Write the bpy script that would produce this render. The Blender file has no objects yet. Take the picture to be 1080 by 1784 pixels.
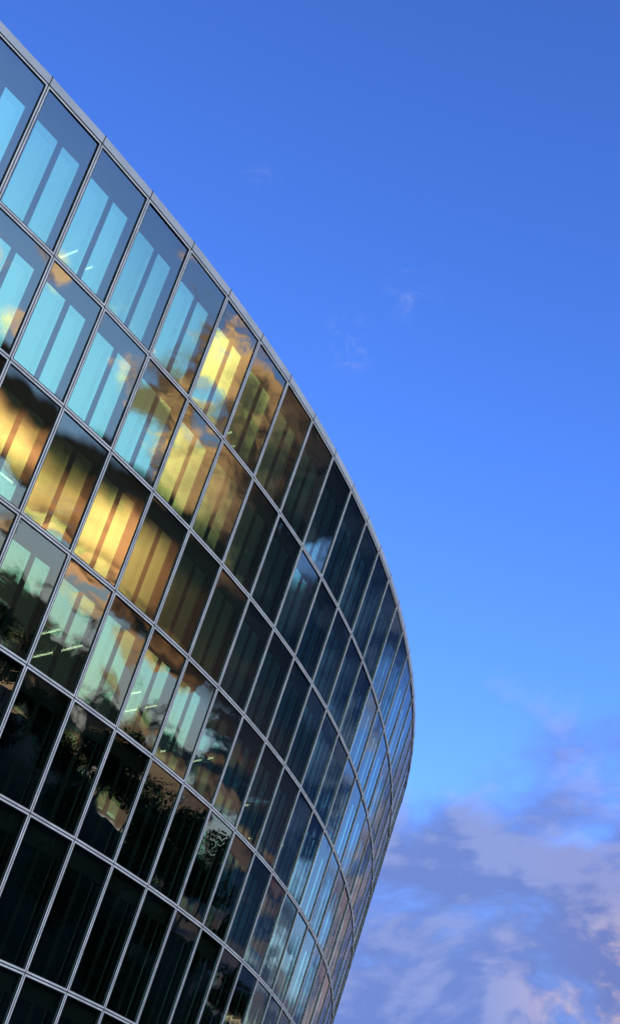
import bpy, bmesh, math, random
from mathutils import Vector
random.seed(11)
scene = bpy.context.scene
C = scene.collection
R = math.radians

# ------------------------------------------------------------------ camera
U = 2.7                      # width of one facade panel in metres
EYE = 1.6
cam_d = bpy.data.cameras.new('camera')
cam = bpy.data.objects.new('camera', cam_d)
C.objects.link(cam)
cam.location = (0, 0, EYE)
cam.rotation_euler = (R(90 + 32.866), 0, 0)
cam_d.sensor_fit = 'VERTICAL'
cam_d.sensor_height = 24
cam_d.lens = 24 * 2426.0 / 1784
cam_d.clip_end = 6000
scene.camera = cam

# ------------------------------------------------------------------ world
SUN_AZ, SUN_EL = 138.0, 8.0
EXPOSURE = 2.2
CLOUD_SEED = (1.1, 8.4, 2.72)
world = bpy.data.worlds.new('World')
scene.world = world
world.use_nodes = True


class NT:
    """tiny helper to write node trees as expressions"""
    def __init__(s, tree): s.t = tree
    def node(s, kind, **kw):
        n = s.t.nodes.new(kind)
        for k, v in kw.items(): setattr(n, k, v)
        return n
    def put(s, sock, v):
        if hasattr(v, 'is_output') or isinstance(v, bpy.types.NodeSocket): s.t.links.new(v, sock)
        else: sock.default_value = v
    def m(s, op, a, b=None, c=None, clamp=False):
        n = s.node('ShaderNodeMath', operation=op, use_clamp=clamp)
        for i, v in enumerate((a, b, c)):
            if v is not None: s.put(n.inputs[i], v)
        return n.outputs[0]
    def smooth(s, x, lo, hi, a=0.0, b=1.0):
        n = s.node('ShaderNodeMapRange', interpolation_type='SMOOTHSTEP')
        for i, v in enumerate((x, lo, hi, a, b)): s.put(n.inputs[i], v)
        return n.outputs[0]
    def vmul(s, v, w):
        n = s.node('ShaderNodeVectorMath', operation='MULTIPLY')
        s.put(n.inputs[0], v); s.put(n.inputs[1], w); return n.outputs[0]
    def vadd(s, v, w):
        n = s.node('ShaderNodeVectorMath', operation='ADD')
        s.put(n.inputs[0], v); s.put(n.inputs[1], w); return n.outputs[0]
    def vscale(s, v, f):
        n = s.node('ShaderNodeVectorMath', operation='SCALE')
        s.put(n.inputs[0], v); s.put(n.inputs[3], f); return n.outputs[0]
    def mix(s, f, a, b):
        n = s.node('ShaderNodeMix', data_type='RGBA', clamp_factor=True)
        s.put(n.inputs[0], f)
        for i, v in ((6, a), (7, b)):
            s.put(n.inputs[i], v if not isinstance(v, tuple) or len(v) == 4 else (*v, 1))
        return n.outputs[2]
    def noise(s, vec, scale, detail=6, rough=.55, dist=0.0):
        n = s.node('ShaderNodeTexNoise')
        s.put(n.inputs['Vector'], vec); n.inputs['Scale'].default_value = scale
        n.inputs['Detail'].default_value = detail; n.inputs['Roughness'].default_value = rough
        n.inputs['Distortion'].default_value = dist
        return n.outputs[0]
    def ramp(s, fac, stops, interp='EASE'):
        n = s.node('ShaderNodeValToRGB'); r = n.color_ramp; r.interpolation = interp
        stops = sorted(stops)
        while len(r.elements) < len(stops): r.elements.new(.5)
        for e, (p, col) in zip(r.elements, stops):
            e.position = p
            e.color = (col, col, col, 1) if not isinstance(col, tuple) else (*col, 1)
        s.put(n.inputs[0], fac); return n.outputs[0]


def build_world():
    w = NT(world.node_tree)
    bg = world.node_tree.nodes['Background']
    tc = w.node('ShaderNodeTexCoord')
    d = tc.outputs['Generated']
    sep = w.node('ShaderNodeSeparateXYZ'); w.put(sep.inputs[0], d)
    x, y, z = sep.outputs
    az = w.m('MULTIPLY', w.m('ARCTAN2', x, y), 57.29578)       # clockwise from the view direction
    el = w.m('MULTIPLY', w.m('ARCSINE', z), 57.29578)
    azf = w.m('MULTIPLY_ADD', az, 1 / 360, .5)
    A = lambda a: (a + 180) / 360
    sky = w.node('ShaderNodeTexSky', sky_type='NISHITA', sun_disc=False)
    sky.sun_elevation = R(SUN_EL); sky.sun_rotation = R(SUN_AZ)
    sky.air_density, sky.dust_density, sky.ozone_density = 1.2, .2, 4.0
    gm = w.node('ShaderNodeGamma'); w.put(gm.inputs[0], sky.outputs[0]); gm.inputs[1].default_value = 1.4
    clear = w.vmul(gm.outputs[0], (.80, .67, .94))
    CK = 1 / (.1 * 2 ** EXPOSURE)                               # cloud colours below are as seen in the picture

    # cumulus and grey banks -------------------------------------------------
    p = w.vadd(w.vmul(d, (1, 1, 1.7)), CLOUD_SEED)
    warp = w.noise(p, 3.0, 3, .5)
    p = w.vadd(p, w.vscale((.5, -.3, 1.0), w.m('MULTIPLY', w.m('SUBTRACT', warp, .5), .16)))
    sd = Vector((math.sin(R(80)), math.cos(R(80)), .35)).normalized() * .018
    n0 = w.noise(p, 7.5, 9, .56)
    n1 = w.noise(w.vadd(p, tuple(sd)), 7.5, 7, .56)
    fine = w.noise(p, 26.0, 6, .6)
    # threshold: low = overcast, high = clear, by compass direction
    th = w.ramp(azf, [(A(-180), .50), (A(-60), .50), (A(-14), .30), (A(4), .27), (A(13), .27), (A(18), .33), (A(21.5), .44), (A(26), .48),
                      (A(31), .42), (A(36), .39), (A(44), .385), (A(50), .34), (A(56), .34), (A(62), .41), (A(67), .40), (A(70), .47), (A(72.5), .57),
                      (A(84), .64), (A(100), .64), (A(120), .52), (A(180), .50)])
    th = w.m('ADD', th, w.m('MULTIPLY', w.m('MAXIMUM', w.m('SUBTRACT', el, 20.0), 0), .058))
    th = w.m('ADD', th, w.smooth(el, 30, 45, 0, .3))
    th = w.m('ADD', th, w.m('MULTIPLY', w.smooth(el, 9.5, 6.5, 0, .22), w.smooth(az, 42, 50)))
    th = w.m('SUBTRACT', th, w.m('MULTIPLY', w.smooth(el, 20, 14, 0, .13), w.smooth(az, 23, 18)))
    nn = w.m('MULTIPLY_ADD', w.m('SUBTRACT', fine, .5), w.smooth(az, 14, 40, .05, .16), n0)
    soft = w.ramp(azf, [(A(-180), .20), (A(14), .30), (A(22), .16), (A(28), .11), (A(35), .10), (A(60), .07), (A(100), .06), (A(180), .16)])
    a_cu = w.smooth(nn, w.m('SUBTRACT', th, .01), w.m('ADD', th, soft))
    lit = w.smooth(w.m('SUBTRACT', n0, n1), -.035, .075)
    thick = w.smooth(nn, w.m('ADD', th, .03), w.m('ADD', th, .22))
    lit = w.m('MULTIPLY', lit, w.m('MULTIPLY_ADD', thick, -.55, 1.0))
    c_lit = w.ramp(azf, [(A(-180), (.42, .40, .62)), (A(-12), (.36, .42, .80)), (A(6), (.40, .48, .85)), (A(14), (.44, .48, .84)), (A(20), (.26, .32, .58)), (A(28), (.48, .60, .85)),
                         (A(37), (.10, .20, .44)), (A(46), (.07, .12, .24)), (A(54), (.10, .11, .15)), (A(60), (.8, .5, .28)), (A(66), (2.2, 1.35, .55)), (A(70), (3.6, 2.3, .85)),
                         (A(80), (3.0, 2.1, 1.1)), (A(112), (3.4, 2.2, 1.0)), (A(150), (.9, .6, .5)), (A(180), (.42, .40, .62))])
    c_dk = w.ramp(azf, [(A(-180), (.16, .20, .46)), (A(-12), (.17, .27, .68)), (A(8), (.165, .26, .66)), (A(14), (.165, .22, .54)), (A(22), (.07, .11, .28)), (A(29), (.03, .075, .24)),
                        (A(36), (.02, .05, .17)), (A(46), (.012, .03, .085)), (A(56), (.022, .034, .05)), (A(62), (.10, .085, .075)), (A(69), (.45, .30, .16)),
                        (A(80), (.5, .38, .3)), (A(112), (.6, .4, .25)), (A(150), (.25, .25, .4)), (A(180), (.16, .20, .46))])
    peach = w.m('MULTIPLY', w.smooth(el, 17.6, 14.2), w.m('MULTIPLY', w.smooth(az, 6, 12), w.smooth(az, 26, 16)))
    c_lit = w.mix(peach, c_lit, (1.05, .78, .68))
    col_cu = w.mix(lit, c_dk, c_lit)

    # low stratus deck on the sunset side ------------------------------------
    q = w.vmul(d, (1, 1, 3.2))
    q = w.vadd(q, w.vscale((.3, .2, 1.0), w.m('MULTIPLY', w.m('SUBTRACT', warp, .5), .30)))
    s0 = w.noise(q, 6.0, 4, .5, .1)
    s1 = w.noise(w.vadd(q, (.012, .004, -.02)), 6.0, 4, .5, .1)
    edge = w.m('SUBTRACT', el, w.m('MULTIPLY_ADD', w.m('SUBTRACT', s0, .5), 1.3, w.ramp(azf, [(A(10), 5.5), (A(33), 6.8), (A(38), 11.), (A(42), 11.4), (A(60), 10.6), (A(82), 9.6), (A(130), 8.)])))
    deck = w.smooth(edge, -.35, .35, 1, 0)
    # the deck thins to a bright slot between two banks, then thickens at the skyline
    slot = w.smooth(w.m('ABSOLUTE', w.m('SUBTRACT', el, 4.6)), .9, 2.3)
    slot = w.m('MAXIMUM', slot, w.smooth(az, 52, 42, 0, .55))
    low = w.smooth(el, 7.4, 6.0)
    rough = w.m('ADD', w.m('MULTIPLY', w.m('SUBTRACT', s0, .5), 2.6), w.m('MULTIPLY', w.m('SUBTRACT', fine, .5), 2.0))
    cover = w.smooth(w.m('MULTIPLY_ADD', slot, .42, rough), -.02, .24)
    cover = w.m('MAXIMUM', cover, w.m('SUBTRACT', 1.0, low))
    win = w.ramp(azf, [(A(-180), .0), (A(6), .0), (A(18), .5), (A(31), .8), (A(36), .95), (A(42), 1.), (A(130), 1.), (A(160), .0), (A(180), .0)])
    a_st = w.m('MULTIPLY', w.m('MULTIPLY', deck, cover), win)
    slit = w.smooth(w.m('SUBTRACT', s0, s1), -.005, .075)
    under = w.m('MULTIPLY', w.smooth(edge, -.9, -2.3), w.smooth(w.m('MULTIPLY_ADD', w.m('SUBTRACT', fine, .5), .22, s0), .34, .60, .30, 1.0))
    rim = w.smooth(w.m('ADD', w.m('SUBTRACT', s0, s1), w.m('MULTIPLY', w.m('SUBTRACT', fine, .5), .10)), -.005, .06)
    slit = w.m('ADD', w.m('MULTIPLY', rim, low), w.m('MULTIPLY', under, w.m('SUBTRACT', 1.0, low)))
    glow = w.ramp(azf, [(A(-180), .1), (A(24), .10), (A(40), .10), (A(50), .16), (A(56), .35), (A(62), .40), (A(66), .5), (A(72), 1.), (A(100), 1.1), (A(130), .8), (A(180), .1)])
    slit = w.m('MULTIPLY', w.m('MULTIPLY', slit, glow), w.m('MULTIPLY', w.smooth(edge, -.2, -1.6), w.m('MULTIPLY', w.smooth(el, 2.0, 4.0, .5, 1.0), w.m('MAXIMUM', w.smooth(el, 7.2, 5.6), w.smooth(az, 61, 70, .06, 1)))), clamp=True)
    c_std = w.ramp(azf, [(A(16), (.08, .13, .32)), (A(30), (.03, .07, .19)), (A(44), (.014, .034, .085)), (A(60), (.03, .04, .045)), (A(80), (.05, .045, .04))])
    col_st = w.mix(slit, c_std, w.mix(w.smooth(el, 4.5, 7), (2.1, 1.45, .80), (4.3, 2.05, .72)))
    # pale haze, warm low down over the sunset side
    hz = w.m('MULTIPLY', w.m('MULTIPLY', w.smooth(el, 25, 10), w.smooth(az, 40, 62)), .55)
    clear = w.mix(hz, clear, (.80 * CK, 1.40 * CK, 1.75 * CK))
    hz = w.m('MULTIPLY', w.m('MULTIPLY', w.smooth(el, 8.5, 2.5), w.smooth(az, 40, 58)), .6)
    clear = w.mix(hz, clear, (1.05 * CK, 1.0 * CK, .80 * CK))

    # faint wisps high up ----------------------------------------------------
    wv = w.vmul(d, (1, 1, 1.4))
    wis = w.noise(wv, 6.0, 9, .62, .6)
    big = w.noise(wv, 2.6, 2, .5)
    a_wi = w.m('MULTIPLY', w.smooth(wis, .54, .80), w.smooth(big, .66, .80))
    fib = w.noise(w.vmul(d, (1, 1, 2.0)), 22.0, 8, .62, 1.2)
    for wa, we, wr in ((-2.9, 45.8, 1.3), (5.6, 41.8, 1.6), (1.9, 39.8, 1.7)):
        dv = w.node('ShaderNodeVectorMath', operation='DISTANCE'); w.put(dv.inputs[0], d)
        dv.inputs[1].default_value = (math.sin(R(wa)) * math.cos(R(we)), math.cos(R(wa)) * math.cos(R(we)), math.sin(R(we)))
        a_wi = w.m('MAXIMUM', a_wi, w.m('MULTIPLY', w.smooth(fib, .44, .74), w.smooth(dv.outputs[1], R(wr), R(wr * .15))))
    a_wi = w.m('MULTIPLY', w.m('MULTIPLY', a_wi, .38), w.smooth(el, 18, 28))

    K = CK
    def scaled(c): return w.vscale(c, K)
    out = w.mix(a_wi, clear, (.50 * K, .55 * K, .85 * K))
    out = w.mix(a_cu, out, scaled(col_cu))
    out = w.mix(a_st, out, scaled(col_st))
    w.put(bg.inputs[0], out)
    bg.inputs[1].default_value = .1


build_world()

sun_d = bpy.data.lights.new('sun', 'SUN')
sun = bpy.data.objects.new('sun', sun_d)
C.objects.link(sun)
sun_d.energy = .24
sun_d.angle = R(3)
sun_d.color = (1, .95, .86)
sv = Vector((math.sin(R(SUN_AZ)) * math.cos(R(SUN_EL)), math.cos(R(SUN_AZ)) * math.cos(R(SUN_EL)), math.sin(R(SUN_EL))))
sun.rotation_euler = (-sv).to_track_quat('-Z', 'Y').to_euler()
sun.location = sv * 300

vs = scene.view_settings
vs.view_transform = 'Standard'
vs.look = 'None'
vs.exposure = EXPOSURE
vs.gamma = 1
vs.use_curve_mapping = False
scene.cycles.max_bounces = 10
scene.cycles.transparent_max_bounces = 16
scene.cycles.glossy_bounces = 6

# ------------------------------------------------------------------ materials


def mat(name):
    m = bpy.data.materials.new(name); m.use_nodes = True
    n = NT(m.node_tree); b = m.node_tree.nodes['Principled BSDF']
    return m, n, b


def plain(name, col, rough=.5, metal=0.0, var=.12, scale=1.5, spec=.5):
    m, n, b = mat(name)
    g = n.node('ShaderNodeNewGeometry')
    v = n.noise(g.outputs['Position'], scale, 5, .6)
    f = n.smooth(v, .3, .7)
    lo = tuple(c * (1 - var) for c in col); hi = tuple(min(1, c * (1 + var)) for c in col)
    n.put(b.inputs['Base Color'], n.mix(f, lo, hi))
    n.put(b.inputs['Roughness'], n.m('MULTIPLY_ADD', v, .2, rough - .1))
    b.inputs['Metallic'].default_value = metal
    b.inputs['Specular IOR Level'].default_value = spec
    return m


def thin_glass(name, ior, refl, tint, bump, gain=1.0):
    """coated glass pane: mirror reflection by Fresnel on the entry face, tinted see-through"""
    m = bpy.data.materials.new(name); m.use_nodes = True
    t = m.node_tree; n = NT(t)
    t.nodes.remove(t.nodes['Principled BSDF'])
    out = t.nodes['Material Output']
    g = n.node('ShaderNodeNewGeometry')
    bmp = n.node('ShaderNodeBump'); bmp.inputs['Strength'].default_value = 1; bmp.inputs['Distance'].default_value = bump
    n.put(bmp.inputs['Height'], n.noise(g.outputs['Position'], .55, 1.5, .4))
    fr = n.node('ShaderNodeFresnel'); fr.inputs['IOR'].default_value = ior
    gl = n.node('ShaderNodeBsdfGlossy'); gl.inputs['Color'].default_value = (*refl, 1); gl.inputs['Roughness'].default_value = 0.0
    n.put(gl.inputs['Normal'], bmp.outputs[0])
    tr = n.node('ShaderNodeBsdfTransparent')
    oi = n.node('ShaderNodeObjectInfo')
    tinted = n.vscale(tint, n.m('MULTIPLY_ADD', oi.outputs['Random'], .16, .88))
    n.put(tr.inputs['Color'], n.mix(g.outputs['Backfacing'], tinted, (1, 1, 1)))
    fac = n.m('MULTIPLY', n.m('MULTIPLY_ADD', fr.outputs[0], gain, .05, clamp=True), n.m('SUBTRACT', 1.0, g.outputs['Backfacing']))
    mx = n.node('ShaderNodeMixShader')
    n.put(mx.inputs[0], fac); t.links.new(tr.outputs[0], mx.inputs[1]); t.links.new(gl.outputs[0], mx.inputs[2])
    t.links.new(mx.outputs[0], out.inputs[0])
    return m


M_glass = thin_glass('outer_glass', 2.6, (1.0, .97, .95), (.66, .93, .75), .008, .70)
M_inner = thin_glass('inner_glass', 3.2, (.95, 1, 1), (.16, .19, .18), .003, 1.85)
M_frame = plain('pale_aluminium', (.74, .76, .68), .5, 0.0, .16, spec=.3)
M_coping = plain('coping_metal', (.58, .63, .60), .5, 0.0, .10, .6, spec=.3)
M_gasket = plain('black_rubber', (.012, .012, .013), .6, spec=.1)
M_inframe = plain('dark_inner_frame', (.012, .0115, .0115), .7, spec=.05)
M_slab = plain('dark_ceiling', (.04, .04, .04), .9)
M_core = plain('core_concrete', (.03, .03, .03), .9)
M_roof = plain('roof_membrane', (.2, .2, .2), .9)


def emission(name, col, s):
    m = bpy.data.materials.new(name); m.use_nodes = True
    t = m.node_tree; t.nodes.remove(t.nodes['Principled BSDF'])
    e = t.nodes.new('ShaderNodeEmission'); e.inputs[0].default_value = (*col, 1); e.inputs[1].default_value = s
    t.links.new(e.outputs[0], t.nodes['Material Output'].inputs[0])
    m.cycles.emission_sampling = 'NONE'
    return m


M_lamp = emission('lamp_tube', (1, .84, .60), 2.2)

# ------------------------------------------------------------------ object helpers


def mesh_obj(name, verts, faces, m, parent=None, smooth=False):
    me = bpy.data.meshes.new(name)
    me.from_pydata([tuple(v) for v in verts], [], faces)
    me.update()
    bm = bmesh.new(); bm.from_mesh(me)
    bmesh.ops.recalc_face_normals(bm, faces=bm.faces)
    bm.to_mesh(me); bm.free()
    if m: me.materials.append(m)
    if smooth: me.polygons.foreach_set('use_smooth', [True] * len(me.polygons))
    o = bpy.data.objects.new(name, me); C.objects.link(o)
    if parent: o.parent = parent
    return o


BOXF = [(0, 1, 2, 3), (7, 6, 5, 4), (0, 4, 5, 1), (1, 5, 6, 2), (2, 6, 7, 3), (3, 7, 4, 0)]


class Soup:
    def __init__(s): s.v = []; s.f = []
    def box8(s, pts):
        k = len(s.v); s.v += pts; s.f += [tuple(i + k for i in f) for f in BOXF]
    def obj(s, name, m, parent=None): return mesh_obj(name, s.v, s.f, m, parent)


def thing(name, label, cat, loc=(0, 0, 0), group=None):
    o = bpy.data.objects.new(name, None); C.objects.link(o)
    o.location = loc; o['label'] = label; o['category'] = cat
    if group: o['group'] = group
    return o


# ------------------------------------------------------------------ ground, hill
def ground_mat(name, c1, c2, scale):
    m, n, b = mat(name)
    g = n.node('ShaderNodeNewGeometry')
    v = n.noise(g.outputs['Position'], scale, 8, .6)
    n.put(b.inputs['Base Color'], n.mix(n.smooth(v, .35, .65), c1, c2))
    b.inputs['Roughness'].default_value = .95
    b.inputs['Specular IOR Level'].default_value = .04
    return m


M_ground = ground_mat('dark_lawn', (.010, .014, .007), (.020, .024, .012), .08)
g = mesh_obj('ground', [(-2500, -2500, 0), (2500, -2500, 0), (2500, 2500, 0), (-2500, 2500, 0)], [(0, 1, 2, 3)], M_ground)
g['kind'] = 'structure'


def hill_h(x, y):
    az = math.degrees(math.atan2(x, y)); r = math.hypot(x, y)
    a = max(0.0, min(1, (az - 8) / 18)) * max(0.0, min(1, (150 - az) / 25))
    a = a * a * (3 - 2 * a)
    t = max(0.0, min(1, (r - 110) / 90)); t = t * t * (3 - 2 * t)
    b = max(0.0, min(1, (900 - r) / 500)); b = b * b * (3 - 2 * b)
    crest = 15.0 + 2.0 * math.sin(az * .17 + 1) + 1.0 * math.sin(az * .43) + max(0, (az - 58)) * .10
    return crest * a * t * b - .6 * (1 - min(1, a * 8)) - .05


hv, hf = [], []
NA, NR = 90, 34
for ia in range(NA + 1):
    az = R(5 + 150 * ia / NA)
    for ir in range(NR + 1):
        r = 100 + 820 * (ir / NR) ** 1.6
        xx, yy = math.sin(az) * r, math.cos(az) * r
        hv.append((xx, yy, hill_h(xx, yy) if ir not in (0, NR) else -.5))
for ia in range(NA):
    for ir in range(NR):
        k = ia * (NR + 1) + ir
        hf.append((k, k + 1, k + NR + 2, k + NR + 1))
h = mesh_obj('hill', hv, hf, M_ground, smooth=True)
h['kind'] = 'structure'

# ------------------------------------------------------------------ the building: plan and lean
X0, Y0 = -2.94951, 10.58676
A0, K1, K2, K3, KX = 1.24988, .2262, .00198, -.02116, .20
ZL = [12.58197, 11.02163, 9.69542, 8.36721, 7.03098, 5.68672, 4.19042, 2.84, 1.49]
LEAN = .32919
J0, J1 = -4, 30


def ang(s):
    t = (s - 9) / 8
    P = lambda t: A0 + K1 * t + K2 * t * t + K3 * t ** 3
    if t > 1: return P(1) + (t - 1) * KX
    if t < -1.2: return P(-1.2) + (t + 1.2) * (K1 + 3 * K3)
    return P(t)


PX, PY = {1: X0}, {1: Y0}
for j in range(1, J1):
    PX[j + 1] = PX[j] + math.cos(ang(j + .5)); PY[j + 1] = PY[j] + math.sin(ang(j + .5))
for j in range(1, J0, -1):
    PX[j - 1] = PX[j] - math.cos(ang(j - .5)); PY[j - 1] = PY[j] - math.sin(ang(j - .5))


def node(j, z, inward=0.0):
    """facade grid point in metres; z in panel units above the eye, inward in panel units"""
    a = ang(j); dd = LEAN * (z - ZL[0]) - inward
    return Vector(((PX[j] + math.sin(a) * dd) * U, (PY[j] - math.cos(a) * dd) * U, z * U + EYE))


def project(P):
    d = P - Vector((0, 0, EYE)); pit = R(32.866)
    dep = d.y * math.cos(pit) + d.z * math.sin(pit); up = -d.y * math.sin(pit) + d.z * math.cos(pit)
    return 540 + 2426 * d.x / dep, 892 - 2426 * up / dep


class Panel:
    """planar frame of one facade unit: u along the wall, v down the slope, d inward (all metres but u, v in 0..1)"""
    def __init__(s, j, zt, zb, tilt=0.0):
        a, b, c, d = node(j, zt), node(j + 1, zt), node(j, zb), node(j + 1, zb)
        cen = (a + b + c + d) / 4
        n = (b - c).cross(a - d).normalized()
        if n.dot(Vector((1, -.3, 0))) < 0: n = -n
        s.n = n
        fl = lambda p: p - n * (p - cen).dot(n)
        s.q = [fl(a), fl(b), fl(c), fl(d)]
        s.w = ((b - a).length + (d - c).length) / 2; s.h = (c - a).length; s.cen = cen
    def at(s, u, v, d=0.0):
        a, b, c, e = s.q
        return (a * (1 - u) + b * u) * (1 - v) + (c * (1 - u) + e * u) * v - s.n * d
    def box(s, soup, u0, u1, v0, v1, d0, d1):
        soup.box8([s.at(u0, v0, d0), s.at(u1, v0, d0), s.at(u1, v1, d0), s.at(u0, v1, d0),
                   s.at(u0, v0, d1), s.at(u1, v0, d1), s.at(u1, v1, d1), s.at(u0, v1, d1)])
    def ring(s, soup, o, i, d0, d1):
        """rectangular ring from offset o to offset i (metres from the unit's edge)"""
        ou, ov, iu, iv = o / s.w, o / s.h, i / s.w, i / s.h
        s.box(soup, ou, 1 - ou, ov, iv, d0, d1)
        s.box(soup, ou, 1 - ou, 1 - iv, 1 - ov, d0, d1)
        s.box(soup, ou, iu, iv, 1 - iv, d0, d1)
        s.box(soup, 1 - iu, 1 - ou, iv, 1 - iv, d0, d1)


bld = thing('glass_office_building', 'curved outward leaning office building with a grid of mirror glass panels', 'building',
            (PX[9] * U, PY[9] * U, 0))
inv = -Vector(bld.location)
HALF_GAP, STRIP, SEAL = .020, .056, .026        # metres
few, spare = [], Soup()


def put(soup, name, m, parent):
    o = soup.obj(name, m)
    o.parent = parent
    o.matrix_parent_inverse = inv_mat
    return o


from mathutils import Matrix
inv_mat = Matrix.Translation(inv)

rows = len(ZL) - 1
for j in range(J0, J1):
    for i in range(rows):
        P = Panel(j, ZL[i], ZL[i + 1])
        px = [project(P.at(u, v)) for u, v in ((0, 0), (1, 0), (0, 1), (1, 1))]
        area_w = abs((px[1][0] - px[0][0]) * (px[2][1] - px[0][1]) - (px[1][1] - px[0][1]) * (px[2][0] - px[0][0])) / max(1, math.dist(px[0], px[2]))
        inview = max(p[0] for p in px) > -40 and min(p[1] for p in px) < 1840
        # outer pane, a few hundredths of a degree out of true like real units
        s = Soup(); e = HALF_GAP + STRIP
        eu, ev = e / P.w, e / P.h
        tu, tv = random.gauss(0, .008), random.gauss(0, .009)
        pts = []
        for d0 in (.012, .036):
            for u, v in ((eu, ev), (1 - eu, ev), (1 - eu, 1 - ev), (eu, 1 - ev)):
                pts.append(P.at(u, v, d0 + tu * (u - .5) + tv * (v - .5)))
        s.box8(pts)
        pane = s.obj('glass_panel', M_glass, bld); pane.matrix_parent_inverse = inv_mat
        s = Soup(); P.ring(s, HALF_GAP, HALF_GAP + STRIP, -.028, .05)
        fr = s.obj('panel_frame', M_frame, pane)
        s = Soup(); P.ring(s, -.001, HALF_GAP - .001, -.026, .06); P.ring(s, HALF_GAP + STRIP + .001, HALF_GAP + STRIP + SEAL, -.024, .010); P.ring(s, HALF_GAP - .001, HALF_GAP + STRIP + SEAL + .01, .052, .08)  # last ring: added black mask keeping pale frame backs out of inner window reflections
        s.obj('gasket_and_mask', M_gasket, pane)
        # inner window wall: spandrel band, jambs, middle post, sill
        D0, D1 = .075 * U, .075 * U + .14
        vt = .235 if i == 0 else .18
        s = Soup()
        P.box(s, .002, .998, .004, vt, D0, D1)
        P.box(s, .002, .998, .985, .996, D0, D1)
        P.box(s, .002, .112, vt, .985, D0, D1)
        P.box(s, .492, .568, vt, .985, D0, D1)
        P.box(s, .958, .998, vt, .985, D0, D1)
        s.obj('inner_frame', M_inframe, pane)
        for u0, u1 in ((.112, .492), (.568, .958)):
            tgt = Soup()
            P.box(tgt, u0 + .001, u1 - .001, vt + .001, .984, D0 + .025, D0 + .045)
            if inview and area_w > 9 and len(few) < 300:
                few.append(tgt.obj('inner_window', M_inner, pane))
            else:
                k = len(spare.v); spare.v += tgt.v; spare.f += [tuple(q + k for q in f) for f in tgt.f]
    # coping length over this bay
    a = Panel(j, ZL[0] + .102, ZL[0] + .004)
    s = Soup(); g0 = .016 / a.w
    a.box(s, g0, 1 - g0, 0, 1, -.05, .55)
    o = s.obj('coping_panel', M_coping, bld); o.matrix_parent_inverse = inv_mat
    s = Soup()
    a.box(s, -g0 * .95, g0 * .95, -.10, 1.0, -.058, .50)
    s.obj('joint_strip', M_gasket, o)
sp = spare.obj('inner_window', M_inner, bld); sp.matrix_parent_inverse = inv_mat; sp['kind'] = 'stuff'


def ribbon(name, zt, zb, in0, in1, m):
    """solid band following the plan between two depths and two heights"""
    v, f = [], []
    for j in range(J0, J1 + 1):
        v += [node(j, zt, in0), node(j, zt, in1), node(j, zb, in1), node(j, zb, in0)]
    for k in range(J1 - J0):
        for q in range(4):
            f.append((k * 4 + q, k * 4 + (q + 1) % 4, k * 4 + 4 + (q + 1) % 4, k * 4 + 4 + q))
    f.append((0, 1, 2, 3)); e = (J1 - J0) * 4; f.append((e + 3, e + 2, e + 1, e))
    o = mesh_obj(name, v, f, m, bld); o.matrix_parent_inverse = inv_mat
    return o


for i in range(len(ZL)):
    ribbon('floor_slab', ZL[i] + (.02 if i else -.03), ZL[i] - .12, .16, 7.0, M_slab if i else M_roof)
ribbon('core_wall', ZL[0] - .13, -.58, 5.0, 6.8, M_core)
ribbon('base_wall', ZL[-1] - .13, -.62, .10, 1.0, M_coping)
for j in (J0, J1):
    v = [node(j, ZL[0] - .13, .17), node(j, ZL[0] - .13, 6.9), node(j, -.6, 6.9), node(j, -.6, .17)]
    t = Vector((math.cos(ang(j)), math.sin(ang(j)), 0)) * .2
    s = Soup(); s.box8(v + [p + t for p in v])
    o = s.obj('end_wall', M_core, bld); o.matrix_parent_inverse = inv_mat

# ------------------------------------------------------------------ ceiling lamps seen through the glass
LAMPS = [
    (0, (103, 450), (135.5, 436.5), 'long lamp tube glowing behind the top row of cyan windows'),
    (0, (127, 478), (161.5, 464.5), 'lamp tube crossing behind an inner post in the top row'),
    (0, (397, 755), (405, 752.5), 'short upper lamp tube low behind the dark amber top row pane'),
    (0, (401, 779), (414, 776), 'lower lamp tube at the foot of the dark amber top row pane'),
    (2, (0, 823), (23, 841), 'thick white lamp tube behind golden glass at the left edge'),
    (3, (72, 1104.5), (107, 1096), 'upper of two lamp tubes behind the dark cloud reflection'),
    (3, (57, 1145), (145, 1124.5), 'longest lamp tube, low behind the dark cloud reflection'),
    (3, (228, 1209), (245.5, 1205), 'short upper lamp tube behind the mint coloured window'),
    (3, (216, 1240), (274, 1229), 'long lower lamp tube behind the mint coloured window'),
    (3, (280, 1309.5), (294, 1307.5), 'single lamp tube low behind the mottled gold reflection'),
    (3, (336, 1326.5), (371, 1320), 'lamp tube behind the dappled pane right of the mottled gold'),
    (3, (426, 1403.5), (438, 1402), 'small lamp tube behind the brown cloud reflection'),
    (3, (434, 1461), (442, 1459.5), 'tiny lamp tube below the brown cloud reflection'),
    (3, (489, 1474), (495, 1472.5), 'tiny lamp tube farthest right along the fourth row'),
]


def ray(px, z):
    pit = R(32.866)
    x, u = (px[0] - 540) / 2426, (892 - px[1]) / 2426
    d = Vector((x, math.cos(pit) - u * math.sin(pit), math.sin(pit) + u * math.cos(pit)))
    return Vector((0, 0, EYE)) + d * (z * U / d.z)


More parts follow.
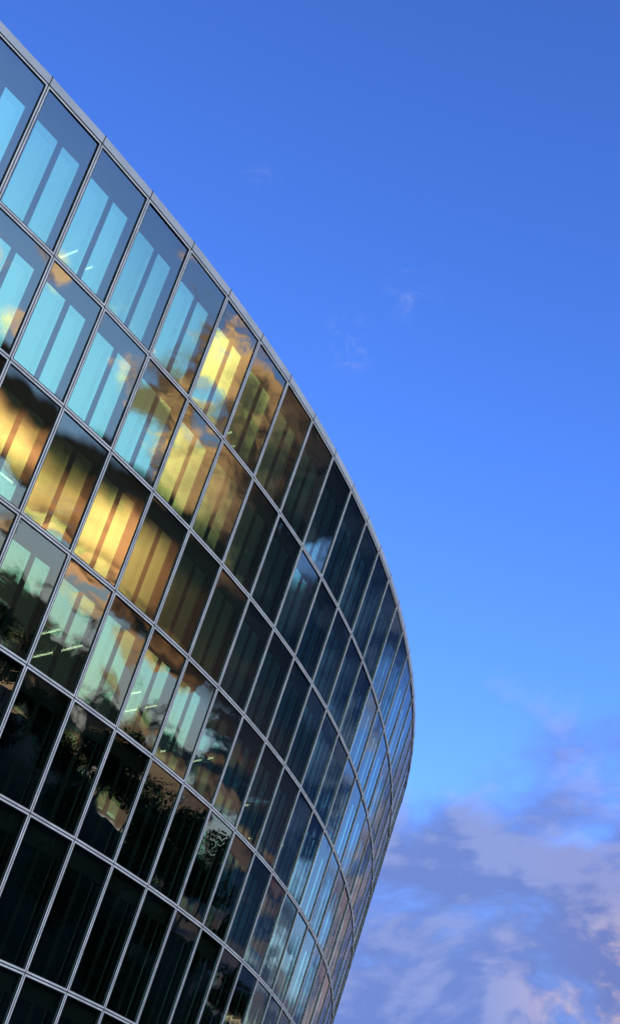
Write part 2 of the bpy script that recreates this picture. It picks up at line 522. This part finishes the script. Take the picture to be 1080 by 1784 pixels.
for row, a, b, label in LAMPS:
    zc = ZL[row] - .20
    A_, B_ = ray(a, zc), ray(b, zc)
    t = (B_ - A_).normalized(); sd = Vector((-t.y, t.x, 0)); up = Vector((0, 0, 1)); hw = .024
    root = thing('ceiling_lamp', label, 'lamp', (A_ + B_) / 2, 'lamp tubes lit inside the offices')
    L = (B_ - A_).length / 2
    def bx(w, z0, z1, e):
        p = []
        for zz in (z0, z1):
            p += [t * -(L + e) + sd * -w + up * zz, t * (L + e) + sd * -w + up * zz, t * (L + e) + sd * w + up * zz, t * -(L + e) + sd * w + up * zz]
        s = Soup(); s.box8(p); return s
    bx(hw, -.03, .03, 0).obj('tube', M_lamp, root)
    bx(hw * .8, .032, .12, .02).obj('housing', M_frame, root)
    bx(hw * .15, .12, .20 * U - .12 * U + .02, -L * .3).obj('hanger', M_frame, root)

# ------------------------------------------------------------------ trees on the hill, mirrored in the low panes
M_leaf = ground_mat('dark_foliage', (.006, .010, .005), (.014, .020, .009), .6)
M_bark = plain('bark', (.06, .045, .035), .9)


def tree_mesh(seed, ht, wd):
    rnd = random.Random(seed)
    tv, tf = [], []
    def limb(p, q, r0, r1, n=6):
        k = len(tv); ax = (q - p).normalized(); a = ax.orthogonal().normalized(); b = ax.cross(a)
        for pp, rr in ((p, r0), (q, r1)):
            for m_ in range(n):
                th = 2 * math.pi * m_ / n; tv.append(pp + (a * math.cos(th) + b * math.sin(th)) * rr)
        for m_ in range(n): tf.append((k + m_, k + (m_ + 1) % n, k + n + (m_ + 1) % n, k + n + m_))
    top = Vector((0, 0, ht * .62))
    limb(Vector((0, 0, -1.5)), Vector((0, 0, ht * .3)), .38, .28); limb(Vector((0, 0, ht * .3)), top, .28, .12)
    lobes = []
    for k in range(13):
        th = rnd.uniform(0, 6.28); zz = rnd.uniform(.36, .86); rr = wd * .5 * rnd.uniform(.2, .72) * (1.15 - abs(zz - .55) * 1.2)
        c = Vector((math.cos(th) * rr, math.sin(th) * rr, ht * zz))
        lobes.append((c, wd * rnd.uniform(.17, .27)))
        limb(Vector((0, 0, ht * rnd.uniform(.22, .45))), c, .12, .04, 5)
    lv, lf = [], []
    for c, r in lobes:
        for _ in range(420):
            v = Vector((rnd.gauss(0, 1), rnd.gauss(0, 1), rnd.gauss(0, 1))).normalized() * r * rnd.uniform(.35, 1.08) ** .6
            v.z *= .8; p = c + v; s = rnd.uniform(.16, .34)
            a = Vector((rnd.gauss(0, 1), rnd.gauss(0, 1), rnd.gauss(0, 1))).normalized(); b = a.orthogonal().normalized()
            k = len(lv); lv += [p + a * s, p + b * s * .6, p - a * s, p - b * s * .6]; lf.append((k, k + 1, k + 2, k + 3))
    return (tv, tf), (lv, lf)


TREES = []
for k, (ht, wd) in enumerate(((13.5, 11.5), (12, 10), (15, 10.5), (11.5, 13))):
    (tv, tf), (lv, lf) = tree_mesh(40 + k, ht, wd)
    root = bpy.data.objects.new('broadleaf_tree', None)
    tr = mesh_obj('trunk', tv, tf, M_bark); me = bpy.data.meshes.new('crown'); me.from_pydata([tuple(v) for v in lv], [], lf); me.materials.append(M_leaf)
    TREES.append((tr.data, me)); bpy.data.objects.remove(tr); bpy.data.objects.remove(root)
rt = random.Random(5)
spots = []
for r0, r1, a0, a1, st in ((185, 215, 22, 92, 1.8), (150, 175, 24, 90, 4.0), (112, 135, 26, 88, 5.0)):
    az = a0
    while az < a1:
        spots.append((az, rt.uniform(r0, r1))); az += st * rt.uniform(.7, 1.3)
for az, r in spots:
    k = rt.randrange(4)
    xx, yy = math.sin(R(az)) * r, math.cos(R(az)) * r
    root = thing('broadleaf_tree', 'dark round crowned tree in the skyline mirrored by the lower panes', 'tree',
                 (xx, yy, hill_h(xx, yy) - .1), 'trees along the mirrored skyline')
    sc = rt.uniform(.75, 1.1); root.scale = (sc, sc, sc); root.rotation_euler = (0, 0, rt.uniform(0, 6.28))
    for nm, me in zip(('trunk', 'crown'), TREES[k]):
        o = bpy.data.objects.new(nm, me); C.objects.link(o); o.parent = root
